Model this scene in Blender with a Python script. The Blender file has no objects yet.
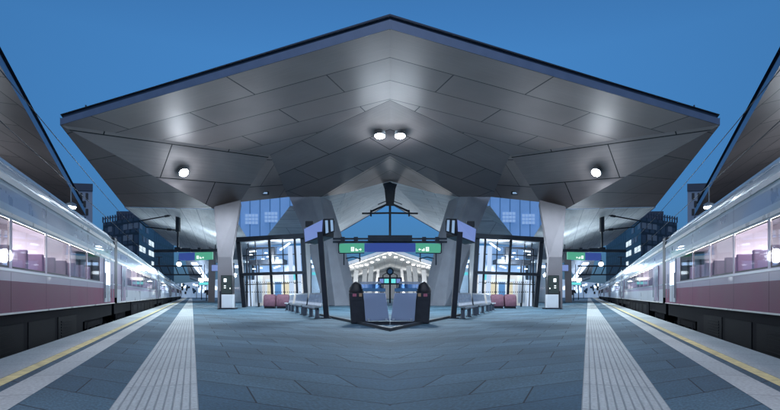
import bpy, bmesh, math, random
from mathutils import Vector as V
random.seed(7)
R = math.radians
sc = bpy.context.scene
col = sc.collection

# ------------------------------------------------------------------ camera
F, EYE, HX, HY = 500.0, 0.9, 390.0, 295.0     # photo pixels (780 x 410), eye height, horizon
cam = bpy.data.cameras.new('camera')
camo = bpy.data.objects.new('camera', cam)
col.objects.link(camo)
camo.location = (0, 0, EYE)
camo.rotation_euler = (R(90), 0, 0)
cam.sensor_width = 36.0
cam.lens = F / 780.0 * 36.0
cam.shift_y = (HY - 205.0) / 780.0
cam.clip_start = 0.05
cam.clip_end = 3000
sc.camera = camo

# ------------------------------------------------------------------ sky, sun, exposure
w = bpy.data.worlds.new("World")
sc.world = w
w.use_nodes = True
bg = w.node_tree.nodes['Background']
sky = w.node_tree.nodes.new('ShaderNodeTexSky')
sky.sky_type = 'NISHITA'
sky.sun_disc = False
sky.sun_elevation = R(8)
sky.sun_rotation = R(180)
sky.ozone_density = 5.5
sky.dust_density = 0.0
# dusk: the sky darkens towards the horizon (the earth's shadow)
_n, _l = w.node_tree.nodes, w.node_tree.links
_tc = _n.new('ShaderNodeTexCoord'); _sx = _n.new('ShaderNodeSeparateXYZ')
_mr = _n.new('ShaderNodeMapRange'); _mr.inputs['From Min'].default_value = .0; _mr.inputs['From Max'].default_value = .42
_mx = _n.new('ShaderNodeMix'); _mx.data_type = 'RGBA'
_mx.inputs['A'].default_value = (.12, .17, .34, 1); _mx.inputs['B'].default_value = (1.12, 1.20, 1.14, 1)
_mu = _n.new('ShaderNodeMix'); _mu.data_type = 'RGBA'; _mu.blend_type = 'MULTIPLY'; _mu.inputs['Factor'].default_value = 1
_l.new(_tc.outputs['Generated'], _sx.inputs[0]); _l.new(_sx.outputs['Z'], _mr.inputs['Value'])
_l.new(_mr.outputs[0], _mx.inputs['Factor']); _l.new(sky.outputs[0], _mu.inputs['A']); _l.new(_mx.outputs['Result'], _mu.inputs['B'])
_l.new(_mu.outputs['Result'], bg.inputs[0])
bg.inputs[1].default_value = 0.15
sun = bpy.data.lights.new('sun', 'SUN')
sun.energy = 1.3                                 # the soft last light of the dusk sky behind the camera
sun.angle = R(70)
sun.color = (0.93, 0.96, 1.0)
suno = bpy.data.objects.new('sun', sun)
col.objects.link(suno)
suno.rotation_euler = (R(38), 0, 0)
sc.view_settings.view_transform = 'Standard'
sc.view_settings.look = 'None'
sc.view_settings.exposure = 0.0
sc.view_settings.gamma = 1.0
sc.render.engine = 'CYCLES'
sc.cycles.max_bounces = 7
sc.cycles.transparent_max_bounces = 12
sc.cycles.caustics_reflective = False
sc.cycles.caustics_refractive = False
sc.cycles.sample_clamp_indirect = 4.0

# ------------------------------------------------------------------ helpers
def P(px, py, Y, dz=0.0):
    """world point seen at a photo pixel, Y metres ahead"""
    return V(((px - HX) / F * Y, Y, EYE + (HY - py) / F * Y + dz))

TH = math.atan(198.0 / F)                       # the tracks run off at this angle on either side
D = V((math.sin(TH), math.cos(TH), 0))          # along the right-hand platform edge
N = V((math.cos(TH), -math.sin(TH), 0))         # across it
def W(p, t, z):
    return N * p + D * t + V((0, 0, z))

class MB:
    def __init__(s):
        s.v, s.f, s.m, s.uv = [], [], [], []
    def poly(s, pts, mi=0, uv=None):
        b = len(s.v)
        s.v += [V(p) for p in pts]
        s.f.append(list(range(b, b + len(pts))))
        s.m.append(mi)
        s.uv.append(uv if uv else [(0, 0)] * len(pts))
    def hexa(s, a, b, mi=0):
        """solid between two matching quads"""
        n = len(a)
        s.poly(a[::-1], mi); s.poly(b, mi)
        for i in range(n):
            j = (i + 1) % n
            s.poly([a[i], a[j], b[j], b[i]], mi)
    def box(s, o, ax, ay, az, mi=0):
        o, ax, ay, az = V(o), V(ax), V(ay), V(az)
        a = [o, o + ax, o + ax + ay, o + ay]
        s.hexa(a, [p + az for p in a], mi)
    def cbox(s, c, sx, sy, sz, mi=0, x=V((1, 0, 0)), y=V((0, 1, 0))):
        c = V(c)
        s.box(c - x * sx / 2 - y * sy / 2 - V((0, 0, sz / 2)), x * sx, y * sy, V((0, 0, sz)), mi)
    def bar(s, a, b, wdt, h=None, mi=0):
        a, b = V(a), V(b)
        h = h or wdt
        d = (b - a).normalized()
        up = V((0, 0, 1)) if abs(d.z) < .95 else V((0, 1, 0))
        x = d.cross(up).normalized(); y = x.cross(d).normalized()
        q = [x * sx * wdt / 2 + y * sy * h / 2 for sx, sy in ((-1, -1), (1, -1), (1, 1), (-1, 1))]
        s.hexa([a + k for k in q], [b + k for k in q], mi)
    def tube(s, a, b, r0, r1=None, n=10, mi=0):
        a, b = V(a), V(b)
        r1 = r0 if r1 is None else r1
        d = (b - a).normalized()
        up = V((0, 0, 1)) if abs(d.z) < .95 else V((0, 1, 0))
        x = d.cross(up).normalized(); y = x.cross(d).normalized()
        c = [x * math.cos(k * 2 * math.pi / n) + y * math.sin(k * 2 * math.pi / n) for k in range(n)]
        s.hexa([a + k * r0 for k in c], [b + k * r1 for k in c], mi)
    def lathe(s, c, prof, n=16, mi=0, lean=V((0, 0, 0))):
        c = V(c)
        rings = []
        for r, z in prof:
            rings.append([c + lean * z + V((r * math.cos(k * 2 * math.pi / n), r * math.sin(k * 2 * math.pi / n), z)) for k in range(n)])
        for i in range(len(rings) - 1):
            for k in range(n):
                j = (k + 1) % n
                s.poly([rings[i][k], rings[i][j], rings[i + 1][j], rings[i + 1][k]], mi)
        s.poly(rings[0][::-1], mi); s.poly(rings[-1], mi)
    def sphere(s, c, r, n=10, mi=0):
        s.lathe(c, [(r * math.sin(math.pi * max(.02, min(.98, k / 8))), -r * math.cos(math.pi * k / 8)) for k in range(9)], n, mi)
    def build(s, name, mats, parent=None, S=1, origin=None, smooth=False, bevel=0.0):
        if not isinstance(mats, (list, tuple)): mats = [mats]
        par_o = ORG.get(parent.name, V((0, 0, 0))) if parent else None
        if parent is None:
            if origin is None:
                xs = [v.x for v in s.v]; ys = [v.y for v in s.v]; zs = [v.z for v in s.v]
                origin = V(((min(xs) + max(xs)) / 2, (min(ys) + max(ys)) / 2, min(zs)))
            o0 = V((origin[0] * S, origin[1], origin[2]))
        else:
            o0 = par_o
        me = bpy.data.meshes.new(name)
        vs = [(v.x * S - o0.x, v.y - o0.y, v.z - o0.z) for v in s.v]
        fs = [f if S > 0 else f[::-1] for f in s.f]
        me.from_pydata(vs, [], fs)
        ul = me.uv_layers.new(name='UVMap')
        k = 0
        for uv in s.uv:
            for q in (uv if S > 0 else uv[::-1]):
                ul.data[k].uv = q
                k += 1
        for i, p in enumerate(me.polygons): p.material_index = s.m[i]
        for m in mats: me.materials.append(m)
        bm = bmesh.new(); bm.from_mesh(me)
        bmesh.ops.remove_doubles(bm, verts=bm.verts, dist=1e-5)
        bmesh.ops.recalc_face_normals(bm, faces=bm.faces)
        if bevel:
            es = [e for e in bm.edges if len(e.link_faces) == 2 and e.calc_face_angle() > .6]
            bmesh.ops.bevel(bm, geom=es, offset=bevel, segments=2, profile=.5, affect='EDGES', clamp_overlap=True)
        if smooth:
            for f in bm.faces: f.smooth = True
            for e in bm.edges:
                if len(e.link_faces) == 2 and e.calc_face_angle() > R(38): e.smooth = False
        bm.to_mesh(me); bm.free()
        ob = bpy.data.objects.new(name, me)
        col.objects.link(ob)
        if parent: ob.parent = parent
        else: ob.location = o0
        ORG[ob.name] = o0
        return ob
ORG = {}

def tag(o, label=None, cat=None, group=None, kind=None):
    if label: o['label'] = label
    if cat: o['category'] = cat
    if group: o['group'] = group
    if kind: o['kind'] = kind
    return o
def root(name, loc, S, label, cat, group=None):
    e = bpy.data.objects.new(name, None)
    col.objects.link(e)
    e.empty_display_size = .2
    e.location = (loc[0] * S, loc[1], loc[2])
    ORG[e.name] = V(e.location)
    return tag(e, label, cat, group)
def side(S): return 'right' if S > 0 else 'left'

def uvplane(pts, u, org):
    """planar metres: u along the given direction, v across it in the plane"""
    pts = [V(p) for p in pts]
    n = (pts[1] - pts[0]).cross(pts[2] - pts[0]).normalized()
    if n.z > 0: n = -n
    u = V(u); u = (u - n * u.dot(n)).normalized()
    v = n.cross(u)
    return [((p - org).dot(u), (p - org).dot(v)) for p in pts]

# ------------------------------------------------------------------ materials
M = {}
def mat(name, base, rough=.6, metal=0.0, var=.0, vscale=2.0, bump=0.0, bscale=40.0, emit=None, es=0.0, spec=.5, coat=0.0):
    m = bpy.data.materials.new(name)
    m.use_nodes = True
    nt = m.node_tree
    b = nt.nodes['Principled BSDF']
    b.inputs['Base Color'].default_value = (*base, 1)
    b.inputs['Roughness'].default_value = rough
    b.inputs['Metallic'].default_value = metal
    b.inputs['Specular IOR Level'].default_value = spec
    b.inputs['Coat Weight'].default_value = coat
    tc = nt.nodes.new('ShaderNodeTexCoord')
    if var:
        no = nt.nodes.new('ShaderNodeTexNoise'); no.inputs['Scale'].default_value = vscale
        no.inputs['Detail'].default_value = 6
        nt.links.new(tc.outputs['Object'], no.inputs['Vector'])
        mr = nt.nodes.new('ShaderNodeMapRange')
        mr.inputs['From Min'].default_value = .3; mr.inputs['From Max'].default_value = .7
        mr.inputs['To Min'].default_value = 1 - var; mr.inputs['To Max'].default_value = 1 + var
        nt.links.new(no.outputs['Fac'], mr.inputs['Value'])
        mx = nt.nodes.new('ShaderNodeMix'); mx.data_type = 'RGBA'; mx.blend_type = 'MULTIPLY'
        mx.inputs['Factor'].default_value = 1
        mx.inputs['A'].default_value = (*base, 1)
        nt.links.new(mr.outputs[0], mx.inputs['B'])
        nt.links.new(mx.outputs['Result'], b.inputs['Base Color'])
        mr2 = nt.nodes.new('ShaderNodeMapRange')
        mr2.inputs['To Min'].default_value = max(.03, rough - .12); mr2.inputs['To Max'].default_value = min(1, rough + .12)
        nt.links.new(no.outputs['Fac'], mr2.inputs['Value'])
        nt.links.new(mr2.outputs[0], b.inputs['Roughness'])
    if bump:
        n2 = nt.nodes.new('ShaderNodeTexNoise'); n2.inputs['Scale'].default_value = bscale
        n2.inputs['Detail'].default_value = 4
        nt.links.new(tc.outputs['Object'], n2.inputs['Vector'])
        bp = nt.nodes.new('ShaderNodeBump'); bp.inputs['Strength'].default_value = bump
        bp.inputs['Distance'].default_value = .01
        nt.links.new(n2.outputs['Fac'], bp.inputs['Height'])
        nt.links.new(bp.outputs[0], b.inputs['Normal'])
    if emit:
        b.inputs['Emission Color'].default_value = (*emit, 1)
        b.inputs['Emission Strength'].default_value = es
    M[name] = m
    return m

def panel_mat(name, c1, c2, seam, bw, rh, mortar, rough, metal, bumpn=.1, grain=(60, 60), var=.15, offset=.5, rowsq=1.0):
    """running-bond panels laid out in the UV metres of each surface"""
    m = bpy.data.materials.new(name); m.use_nodes = True
    nt = m.node_tree; b = nt.nodes['Principled BSDF']; L = nt.links.new
    tc = nt.nodes.new('ShaderNodeTexCoord')
    br = nt.nodes.new('ShaderNodeTexBrick')
    br.offset = offset
    br.inputs['Scale'].default_value = 1
    br.inputs['Brick Width'].default_value = bw
    br.inputs['Row Height'].default_value = rh
    br.inputs['Mortar Size'].default_value = mortar
    br.inputs['Mortar Smooth'].default_value = .2
    br.inputs['Bias'].default_value = 0
    br.inputs['Color1'].default_value = (*c1, 1)
    br.inputs['Color2'].default_value = (*c2, 1)
    br.inputs['Mortar'].default_value = (*seam, 1)
    L(tc.outputs['UV'], br.inputs['Vector'])
    mp = nt.nodes.new('ShaderNodeMapping'); mp.inputs['Scale'].default_value = (grain[0], grain[1], 1)
    L(tc.outputs['UV'], mp.inputs['Vector'])
    no = nt.nodes.new('ShaderNodeTexNoise'); no.inputs['Scale'].default_value = 1; no.inputs['Detail'].default_value = 6
    L(mp.outputs[0], no.inputs['Vector'])
    big = nt.nodes.new('ShaderNodeTexNoise'); big.inputs['Scale'].default_value = .35; big.inputs['Detail'].default_value = 4
    L(tc.outputs['UV'], big.inputs['Vector'])
    ad = nt.nodes.new('ShaderNodeMath'); ad.operation = 'ADD'
    L(no.outputs['Fac'], ad.inputs[0]); L(big.outputs['Fac'], ad.inputs[1])
    mr = nt.nodes.new('ShaderNodeMapRange')
    mr.inputs['From Min'].default_value = .65; mr.inputs['From Max'].default_value = 1.35
    mr.inputs['To Min'].default_value = 1 - var; mr.inputs['To Max'].default_value = 1 + var
    L(ad.outputs[0], mr.inputs['Value'])
    mx = nt.nodes.new('ShaderNodeMix'); mx.data_type = 'RGBA'; mx.blend_type = 'MULTIPLY'
    mx.inputs['Factor'].default_value = 1
    L(br.outputs['Color'], mx.inputs['A']); L(mr.outputs[0], mx.inputs['B'])
    L(mx.outputs['Result'], b.inputs['Base Color'])
    r2 = nt.nodes.new('ShaderNodeMapRange')
    r2.inputs['To Min'].default_value = max(.05, rough - .12); r2.inputs['To Max'].default_value = min(1, rough + .12)
    L(no.outputs['Fac'], r2.inputs['Value']); L(r2.outputs[0], b.inputs['Roughness'])
    b.inputs['Metallic'].default_value = metal
    h = nt.nodes.new('ShaderNodeMath'); h.operation = 'MULTIPLY_ADD'
    h.inputs[1].default_value = -1.0
    L(br.outputs['Fac'], h.inputs[0])
    sc_ = nt.nodes.new('ShaderNodeMath'); sc_.operation = 'MULTIPLY'; sc_.inputs[1].default_value = bumpn
    L(no.outputs['Fac'], sc_.inputs[0]); L(sc_.outputs[0], h.inputs[2])
    bp = nt.nodes.new('ShaderNodeBump'); bp.inputs['Strength'].default_value = .5; bp.inputs['Distance'].default_value = .012
    L(h.outputs[0], bp.inputs['Height']); L(bp.outputs[0], b.inputs['Normal'])
    M[name] = m
    return m

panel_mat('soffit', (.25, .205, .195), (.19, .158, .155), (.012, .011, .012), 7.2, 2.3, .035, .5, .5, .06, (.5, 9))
panel_mat('soffit_lit', (.66, .67, .67), (.58, .60, .61), (.30, .32, .35), 5.0, 1.3, .03, .6, .08, .05, (.4, 5), .22)  # paler copy of soffit; light on the further bays put into colour
panel_mat('slab', (.086, .165, .218), (.046, .102, .150), (.012, .024, .034), 1.62, .82, .013, .72, 0, .6, (24, 24), .62)
M['slab'].node_tree.nodes['Principled BSDF'].inputs['Specular IOR Level'].default_value = .3
panel_mat('strip_stone', (.55, .595, .585), (.49, .54, .535), (.22, .25, .26), 1.2, 5, .008, .7, 0, .4, (30, 30), .34)
mat('strip_groove', (.30, .335, .345), .8, 0, .15, 3)
panel_mat('facade_dark', (.030, .045, .075), (.045, .062, .095), (.012, .016, .028), 3.2, 3.4, .5, .35, .1, .0, (1, 1), .2)
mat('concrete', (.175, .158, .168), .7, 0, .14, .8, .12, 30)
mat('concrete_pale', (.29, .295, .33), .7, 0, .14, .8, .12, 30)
mat('fascia', (.14, .18, .27), .4, .3, .08)
mat('parapet', (.035, .05, .085), .5, .2)
mat('roof_top', (.22, .24, .27), .6)
mat('dark_steel', (.018, .023, .032), .5, .0, .2, 3, spec=.3)
mat('black', (.012, .013, .016), .5)
mat('steel', (.48, .52, .56), .36, .8, .12, 6)
mat('bench_leg', (.12, .14, .17), .4, .6, .1)
mat('ballast', (.09, .085, .085), .95, 0, .5, 6, 1.0, 22)
mat('rail', (.16, .13, .12), .4, .8, .2)
mat('yellow_paint', (.78, .68, .32), .6, 0, .28, 7, .1, 60)
mat('channel', (.02, .028, .036), .6)
mat('kerb', (.36, .38, .40), .75, 0, .15, 3)
mat('pink_seat', (.19, .085, .118), .7, 0, .25, 5)
mat('white_panel', (.72, .74, .76), .5, 0, .06)
mat('pale_wall', (.66, .70, .74), .6, 0, .08, .6)
mat('warm_wall', (.74, .66, .58), .6, 0, .06)
mat('blue_panel', (.46, .56, .76), .14, .55, .0, coat=.6)
mat('blue_rail', (.10, .24, .42), .3, .2)
mat('bin_body', (.022, .026, .034), .42, .3, .15, 5)
mat('bin_cap', (.010, .011, .014), .5)
mat('label_orange', (.45, .28, .16), .6)
mat('label_pink', (.42, .12, .18), .6)
mat('lamp_body', (.3, .32, .34), .4, .5)
E_ = lambda n, c, s: mat(n, (.02, .02, .02), .4, emit=c, es=s)
E_('lamp_glow', (.85, .93, 1.0), 90)
E_('lamp_small', (.80, .92, 1.0), 18)
E_('hall_spot', (1.0, .97, .90), 14)
E_('sign_green', (.09, .45, .29), .8)
E_('sign_blue', (.035, .075, .36), .75)
E_('sign_mark', (.85, 1.0, .95), 1.3)
E_('screen_lilac', (.20, .30, .72), .75)
E_('screen_pale', (.35, .55, .85), .7)
E_('screen_teal', (.12, .60, .62), 1.3)
E_('screen_white', (.85, .95, 1.0), 2.0)
E_('screen_green_dark', (.008, .03, .027), .6)
E_('office_lit', (.75, .90, 1.0), 1.0)
E_('office_dim', (.08, .13, .24), .3)
E_('tube_white', (.92, .96, 1.0), 3.2)
E_('tube_cool', (.55, .72, 1.0), 3.5)
E_('tube_warm', (1.0, .88, .72), 6)
E_('train_tube', (1.0, .91, .84), 14.0)
E_('lit_panel', (.72, .82, 1.0), .95)
mat('far_lit', (.5, .55, .6), .6, 0, .3, .4, emit=(.30, .46, .72), es=.45)  # brightness of the far front put into its wall as a glow
mat('rear_glow', (.3, .42, .6), .25, 0, .35, .6, emit=(.16, .28, .50), es=.5)
E_('lit_warm', (1.0, .82, .52), .9)
E_('upper_lit', (.30, .50, .90), .75)
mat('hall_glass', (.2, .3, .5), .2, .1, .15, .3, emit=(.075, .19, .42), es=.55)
E_('red_glow', (1.0, .10, .05), 2)
# train paints
mat('train_silver', (.46, .56, .63), .34, .0, .10, .8, coat=.5)
mat('train_lilac', (.46, .37, .48), .4, .0, .05, .6, coat=.5)
mat('train_pink', (.215, .046, .098), .5, .0, .14, .9, spec=.25)
mat('train_white', (.78, .79, .82), .3, .1, .04, .6, coat=.5)
mat('train_cream', (.90, .84, .76), .3, 0, .04)
mat('train_grey', (.24, .31, .41), .3, .3, .06, coat=.5)
mat('train_skirt', (.010, .010, .013), .85, .0, .3, 2, spec=.12)
mat('train_under', (.013, .013, .015), .8, 0, .3, 4, spec=.15)
mat('train_inner', (.64, .63, .70), .7)
mat('train_seat', (.26, .20, .32), .8)

def glass(name, tint=(.8, .9, 1), glossy=.5, rough=.03):
    m = bpy.data.materials.new(name); m.use_nodes = True
    nt = m.node_tree; nt.nodes.remove(nt.nodes['Principled BSDF'])
    out = nt.nodes['Material Output']
    t = nt.nodes.new('ShaderNodeBsdfTransparent'); t.inputs[0].default_value = (*tint, 1)
    g = nt.nodes.new('ShaderNodeBsdfGlossy'); g.inputs['Roughness'].default_value = rough
    fr = nt.nodes.new('ShaderNodeFresnel'); fr.inputs[0].default_value = 1.5
    mu = nt.nodes.new('ShaderNodeMath'); mu.operation = 'MULTIPLY_ADD'
    mu.inputs[1].default_value = glossy * 2; mu.inputs[2].default_value = .02
    mx = nt.nodes.new('ShaderNodeMixShader')
    nt.links.new(fr.outputs[0], mu.inputs[0]); nt.links.new(mu.outputs[0], mx.inputs[0])
    nt.links.new(t.outputs[0], mx.inputs[1]); nt.links.new(g.outputs[0], mx.inputs[2])
    nt.links.new(mx.outputs[0], out.inputs[0])
    M[name] = m
glass('pane', (.80, .90, .98))
glass('train_glass', (.88, .84, .94), .35)
glass('blue_glass', (.35, .55, .85), .7)

def lamp(name, loc, power, S=1, color=(.72, .87, 1.0), rad=.25, parent=None, cone=None):
    l = bpy.data.lights.new(name, 'SPOT' if cone else 'POINT')
    if cone: l.spot_size = R(cone); l.spot_blend = .6
    l.energy = power; l.color = color; l.shadow_soft_size = rad
    o = bpy.data.objects.new(name, l)
    col.objects.link(o)
    loc = V((loc[0] * S, loc[1], loc[2]))
    if parent:
        o.parent = parent; o.location = loc - ORG[parent.name]
    else: o.location = loc
    return o

# ================================================================== THE SETTING
mb = MB()
mb.poly([(-1500, -300, -.95), (1500, -300, -.95), (1500, 2500, -.95), (-1500, 2500, -.95)])
tag(mb.build('ground', M['ballast'], origin=(0, 0, -.95)), kind='structure')

# the platform: two wings that follow the tracks, slabs laid askew to the edge
NR = V((1.72, 1, 0)).normalized()               # direction of the slab courses
det = D.x * NR.y - D.y * NR.x
def slab_uv(p):
    a = (p.x * NR.y - p.y * NR.x) / det         # along the tracks
    b = (D.x * p.y - D.y * p.x) / det           # along the course
    return (b, a)
PE = 2.50
mb = MB()
def spoly(mb, pts, mi=0):
    mb.poly(pts, mi, [slab_uv(V(p)) for p in pts])
t0, t1 = -PE * math.cos(TH) / math.sin(TH), 420
a0, a1 = W(PE, t0, 0), W(PE, t1, 0)
for s in (1, -1):
    pts = [V((0, a0.y, 0)), V((a1.x, a1.y, 0)), V((0, a1.y, 0))]
    uv = [slab_uv(p) for p in pts]
    mb.poly([V((p.x * s, p.y, p.z)) for p in pts], 0, uv)
    q = [V((0, a0.y, 0)), V((a1.x, a1.y, 0)), V((a1.x, a1.y, -.9)), V((0, a0.y, -.9))]
    mb.poly([V((p.x * s, p.y, p.z)) for p in q], 1)
tag(mb.build('platform', [M['slab'], M['kerb']], origin=(0, 20, 0)), kind='structure')

def strip(mb, p0, p1, ta, tb, z, mi=0):
    n = 1
    pts = [W(p0, ta, z), W(p1, ta, z), W(p1, tb, z), W(p0, tb, z)]
    mb.poly(pts, mi, [(ta, p0 * 1.0), (ta, p1), (tb, p1), (tb, p0)])
for S in (1, -1):
    mb = MB(); strip(mb, 1.91, PE, -1, 300, .004)
    tag(mb.build('platform_edge_strip', M['strip_stone'], S=S, origin=(0, 0, 0)), kind='structure')
    mb = MB(); strip(mb, 1.755, 1.905, -1, 300, .004)
    tag(mb.build('yellow_safety_line', M['yellow_paint'], S=S, origin=(0, 0, 0)), kind='structure')
    mb = MB(); strip(mb, 1.34, 1.65, -1, 300, .004)
    tag(mb.build('white_safety_line', M['strip_stone'], S=S, origin=(0, 0, 0)), kind='structure')
    mb = MB(); strip(mb, -.05, .604, -.2, 300, .004)
    nr = 10
    for k in range(nr):
        p = -.05 + .654 * (k + .5) / nr
        for ta, tb in ((1.5, 30), (30.02, 120)):
            a, b = W(p - .026, ta, .0045), W(p - .026, tb, .0045)
            nn = N * .052
            mb.hexa([a, a + nn, b + nn, b], [a + N * .003 + V((0, 0, .004)), a + N * .049 + V((0, 0, .004)), b + N * .049 + V((0, 0, .004)), b + N * .003 + V((0, 0, .004))])
    mb.uv = [[(mb.v[i].dot(D), mb.v[i].dot(N) + 1.0) for i in f] for f in mb.f]
    mb.m[1:] = [1] * (len(mb.m) - 1)
    tag(mb.build('tactile_strip', [M['strip_groove'], M['strip_stone']], S=S, origin=(0, 0, 0)), kind='structure')
    # dark kerb that meets its twin in front of the glass balustrade
    mb = MB()
    g0, g1 = V((0, 12.4, .05)), V((3.15, 22.0, .05))
    dk = (g1 - g0).normalized(); mb.hexa([g0 + V((0, 0, -.05)), g1 + V((0, 0, -.05)), g1 + V((-.12, .08, -.05)), g0 + V((0, .4, -.05))], [g0 + V((0, 0, .03)), g1 + V((0, 0, .03)), g1 + V((-.12, .08, .03)), g0 + V((0, .4, .03))])
    tag(mb.build('kerb', M['channel'], S=S, origin=(0, 12, 0)), kind='structure')
    # track beside the platform
    mb = MB()
    for pr in (3.55, 4.985):
        mb.bar(W(pr, -4, -.62), W(pr, 260, -.62), .07, .16)
    for k in range(160):
        t = -3 + k * .62
        mb.bar(W(2.95, t, -.78), W(5.6, t, -.78), .24, .16, 1)
    tag(mb.build('railway_track', [M['rail'], M['kerb']], S=S, origin=(0, 0, -.95)), kind='structure')

# ================================================================== STATION ROOF
def plane_hit(px, py, a, b, c):
    n = (b - a).cross(c - a)
    d = V(((px - HX) / F, 1, (HY - py) / F)); o = V((0, 0, EYE))
    return o + d * ((a - o).dot(n) / d.dot(n)), n.normalized()
A = P(720, 125, 23.4); CT = P(390, 29, 19.0); NN = P(510, 155, 33.0); IL = P(459, 197, 40.0)
OR = P(566, 209, 33.5); EB = P(655, 207, 45.0)
CM = plane_hit(390, 100, CT, A, NN)[0]
CB = plane_hit(390, 156, CM, NN, IL)[0]; IR = plane_hit(492, 197, CM, NN, IL)[0]
OL = plane_hit(540, 202, A, NN, OR)[0]
print('ROOF', CM, CB, IR, OL)
CC = P(390, 181, 41.0); CD = P(434, 193, 41.5)
roof = root('station_roof', (0, 30, 6), 1, 'big folded grey metal panel roof on splayed columns filling the upper middle of the view', 'station roof')
def facet(mb, pts, u, off=(0, 0)):
    uv = uvplane(pts, u, pts[0])
    uv = [(a + off[0], b + off[1]) for a, b in uv]
    mb.poly(pts, 0, uv)
for S in (1, -1):
    mb = MB(); ud = A - CT
    facet(mb, [CT, A, NN], ud); facet(mb, [CT, NN, CM], ud)
    mb.build('front_soffit', M['soffit'], roof, S)
    mb = MB(); facet(mb, [CM, NN, IR, IL], NN - CM); facet(mb, [CM, IL, CB], NN - CM)
    mb.build('lamp_soffit', M['soffit'], roof, S)
    mb = MB(); facet(mb, [CB, IL, CD, CC], IL - CB, (1, .3))
    mb.build('rear_soffit', M['soffit'], roof, S)
    mb = MB(); facet(mb, [NN, IR, OL], OL - IR, (1.2, .4))
    mb.build('column_capital', M['soffit'], roof, S)
    mb = MB(); facet(mb, [NN, OL, OR, A], A - NN, (.5, .2))
    mb.build('tip_soffit', M['soffit'], roof, S)
    mb = MB(); facet(mb, [A, OR, EB], EB - OR, (.3, .6))
    mb.build('edge_soffit', M['soffit'], roof, S)
    # fascia in two bands, parapet and the sheet on top
    up = V((0, 0, 1)); back = V((-.12, .35, 0))
    mb = MB()
    for a, b in ((CT, A), (A, EB)):
        mb.poly([a, b, b + up * .30, a + up * .36])
    mb.build('fascia', M['fascia'], roof, S)
    mb = MB()
    c1, a1_, e1 = CT + up * .36 + V((0, .10, 0)), A + up * .30 + V((-.1, .08, 0)), EB + up * .3 + V((-.12, 0, 0))
    mb.poly([CT + up * .36, A + up * .3, a1_, c1]); mb.poly([A + up * .3, EB + up * .3, e1, a1_])
    mb.poly([c1, a1_, a1_ + up * .24, c1 + up * .27]); mb.poly([a1_, e1, e1 + up * .24, a1_ + up * .24])
    mb.cbox(a1_ + V((-1.0, .1, .45)), .05, .05, .5)
    mb.build('parapet', M['parapet'], roof, S)
    mb = MB()
    z = up * .5
    mb.poly([CT + z, A + z, EB + z, OR + up * 3.2, CB + up * 2.2]);
    mb.build('roof_sheet', M['roof_top'], roof, S)

# ------------------------------------------------------------------ further roof bays
for S in (1, -1):
    mb = MB()
    q2, q3 = P(607, 245, 85), P(563, 263, 85)
    m_in = P(548, 214, 36)
    facet(mb, [OR + V((0, .05, -.01)), EB + V((0, .05, -.01)), q2], q2 - EB)
    facet(mb, [OR + V((0, .05, -.01)), q2, q3], q2 - EB, (1, 0))
    facet(mb, [OR + V((0, .05, -.01)), q3, P(520, 258, 80), m_in], q2 - EB, (2, .4))
    r = root('rear_canopy', (OR.x, 60, 5), S, 'pale lit underside of the next canopy bay beyond the %s outer column' % side(S), 'canopy', 'next canopy bays along the platform')
    mb.build('soffit_panel', M['soffit_lit'], r, S)
    mb = MB()
    mb.bar(EB + V((.05, .1, .15)), q2 + V((.05, 0, .2)), .1, .35)
    mb.build('edge_beam', M['fascia'], r, S)
    # two more bays, far off
    mb = MB()
    s0, s1 = q2 + V((1.0, 4, .2)), P(591, 276, 190)
    facet(mb, [P(566, 262, 90), P(596, 255, 90), P(590, 279, 190), P(578, 283, 190)], D)
    r2 = root('far_canopy', (15, 120, 4), S, 'small far canopy with a bright underside near the vanishing point on the %s' % side(S), 'canopy', 'far canopies near the vanishing point')
    mb.build('soffit_panel', M['soffit_lit'], r2, S)
    mb = MB()
    a, b = P(586, 263, 84), P(574, 279, 130)
    mb.bar(a, b, .9, .25)
    mb.build('glow_strip', M['tube_cool'], r2, S)  # lit roof edge drawn as a glowing bar, not a lamp

# the pale vault behind the middle of the roof
r = root('rear_vault', (0, 50, 8), 1, 'pale ribbed vault of the next roof behind the central mast', 'canopy')
for S in (1, -1):
    mb = MB()
    k0 = CC + V((0, .05, .02)); k1 = CD + V((0, .05, .02)); k2 = IL + V((0, .05, .02)); k3 = P(447, 236, 62); k4 = P(390, 203, 64)
    facet(mb, [k0, k1, k3, k4], k3 - k4); facet(mb, [k1, k2, k3], k3 - k4)
    mb.build('vault_soffit', M['soffit_lit'], r, S)
    mb = MB()
    mb.bar(k4 + V((0, .1, .1)), k3 + V((0, .1, .1)), .15, .3)
    mb.build('edge_beam', M['fascia'], r, S)
    mb = MB()     # the rear face of the bay, above the glazed lobby
    facet(mb, [P(474, 206, 43.5), P(490, 206, 41.5), P(513, 236, 46), P(462, 236, 46)], V((1, 0, 0)))
    mb.build('sloping_panel', M['soffit_lit'], r, S)

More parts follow.
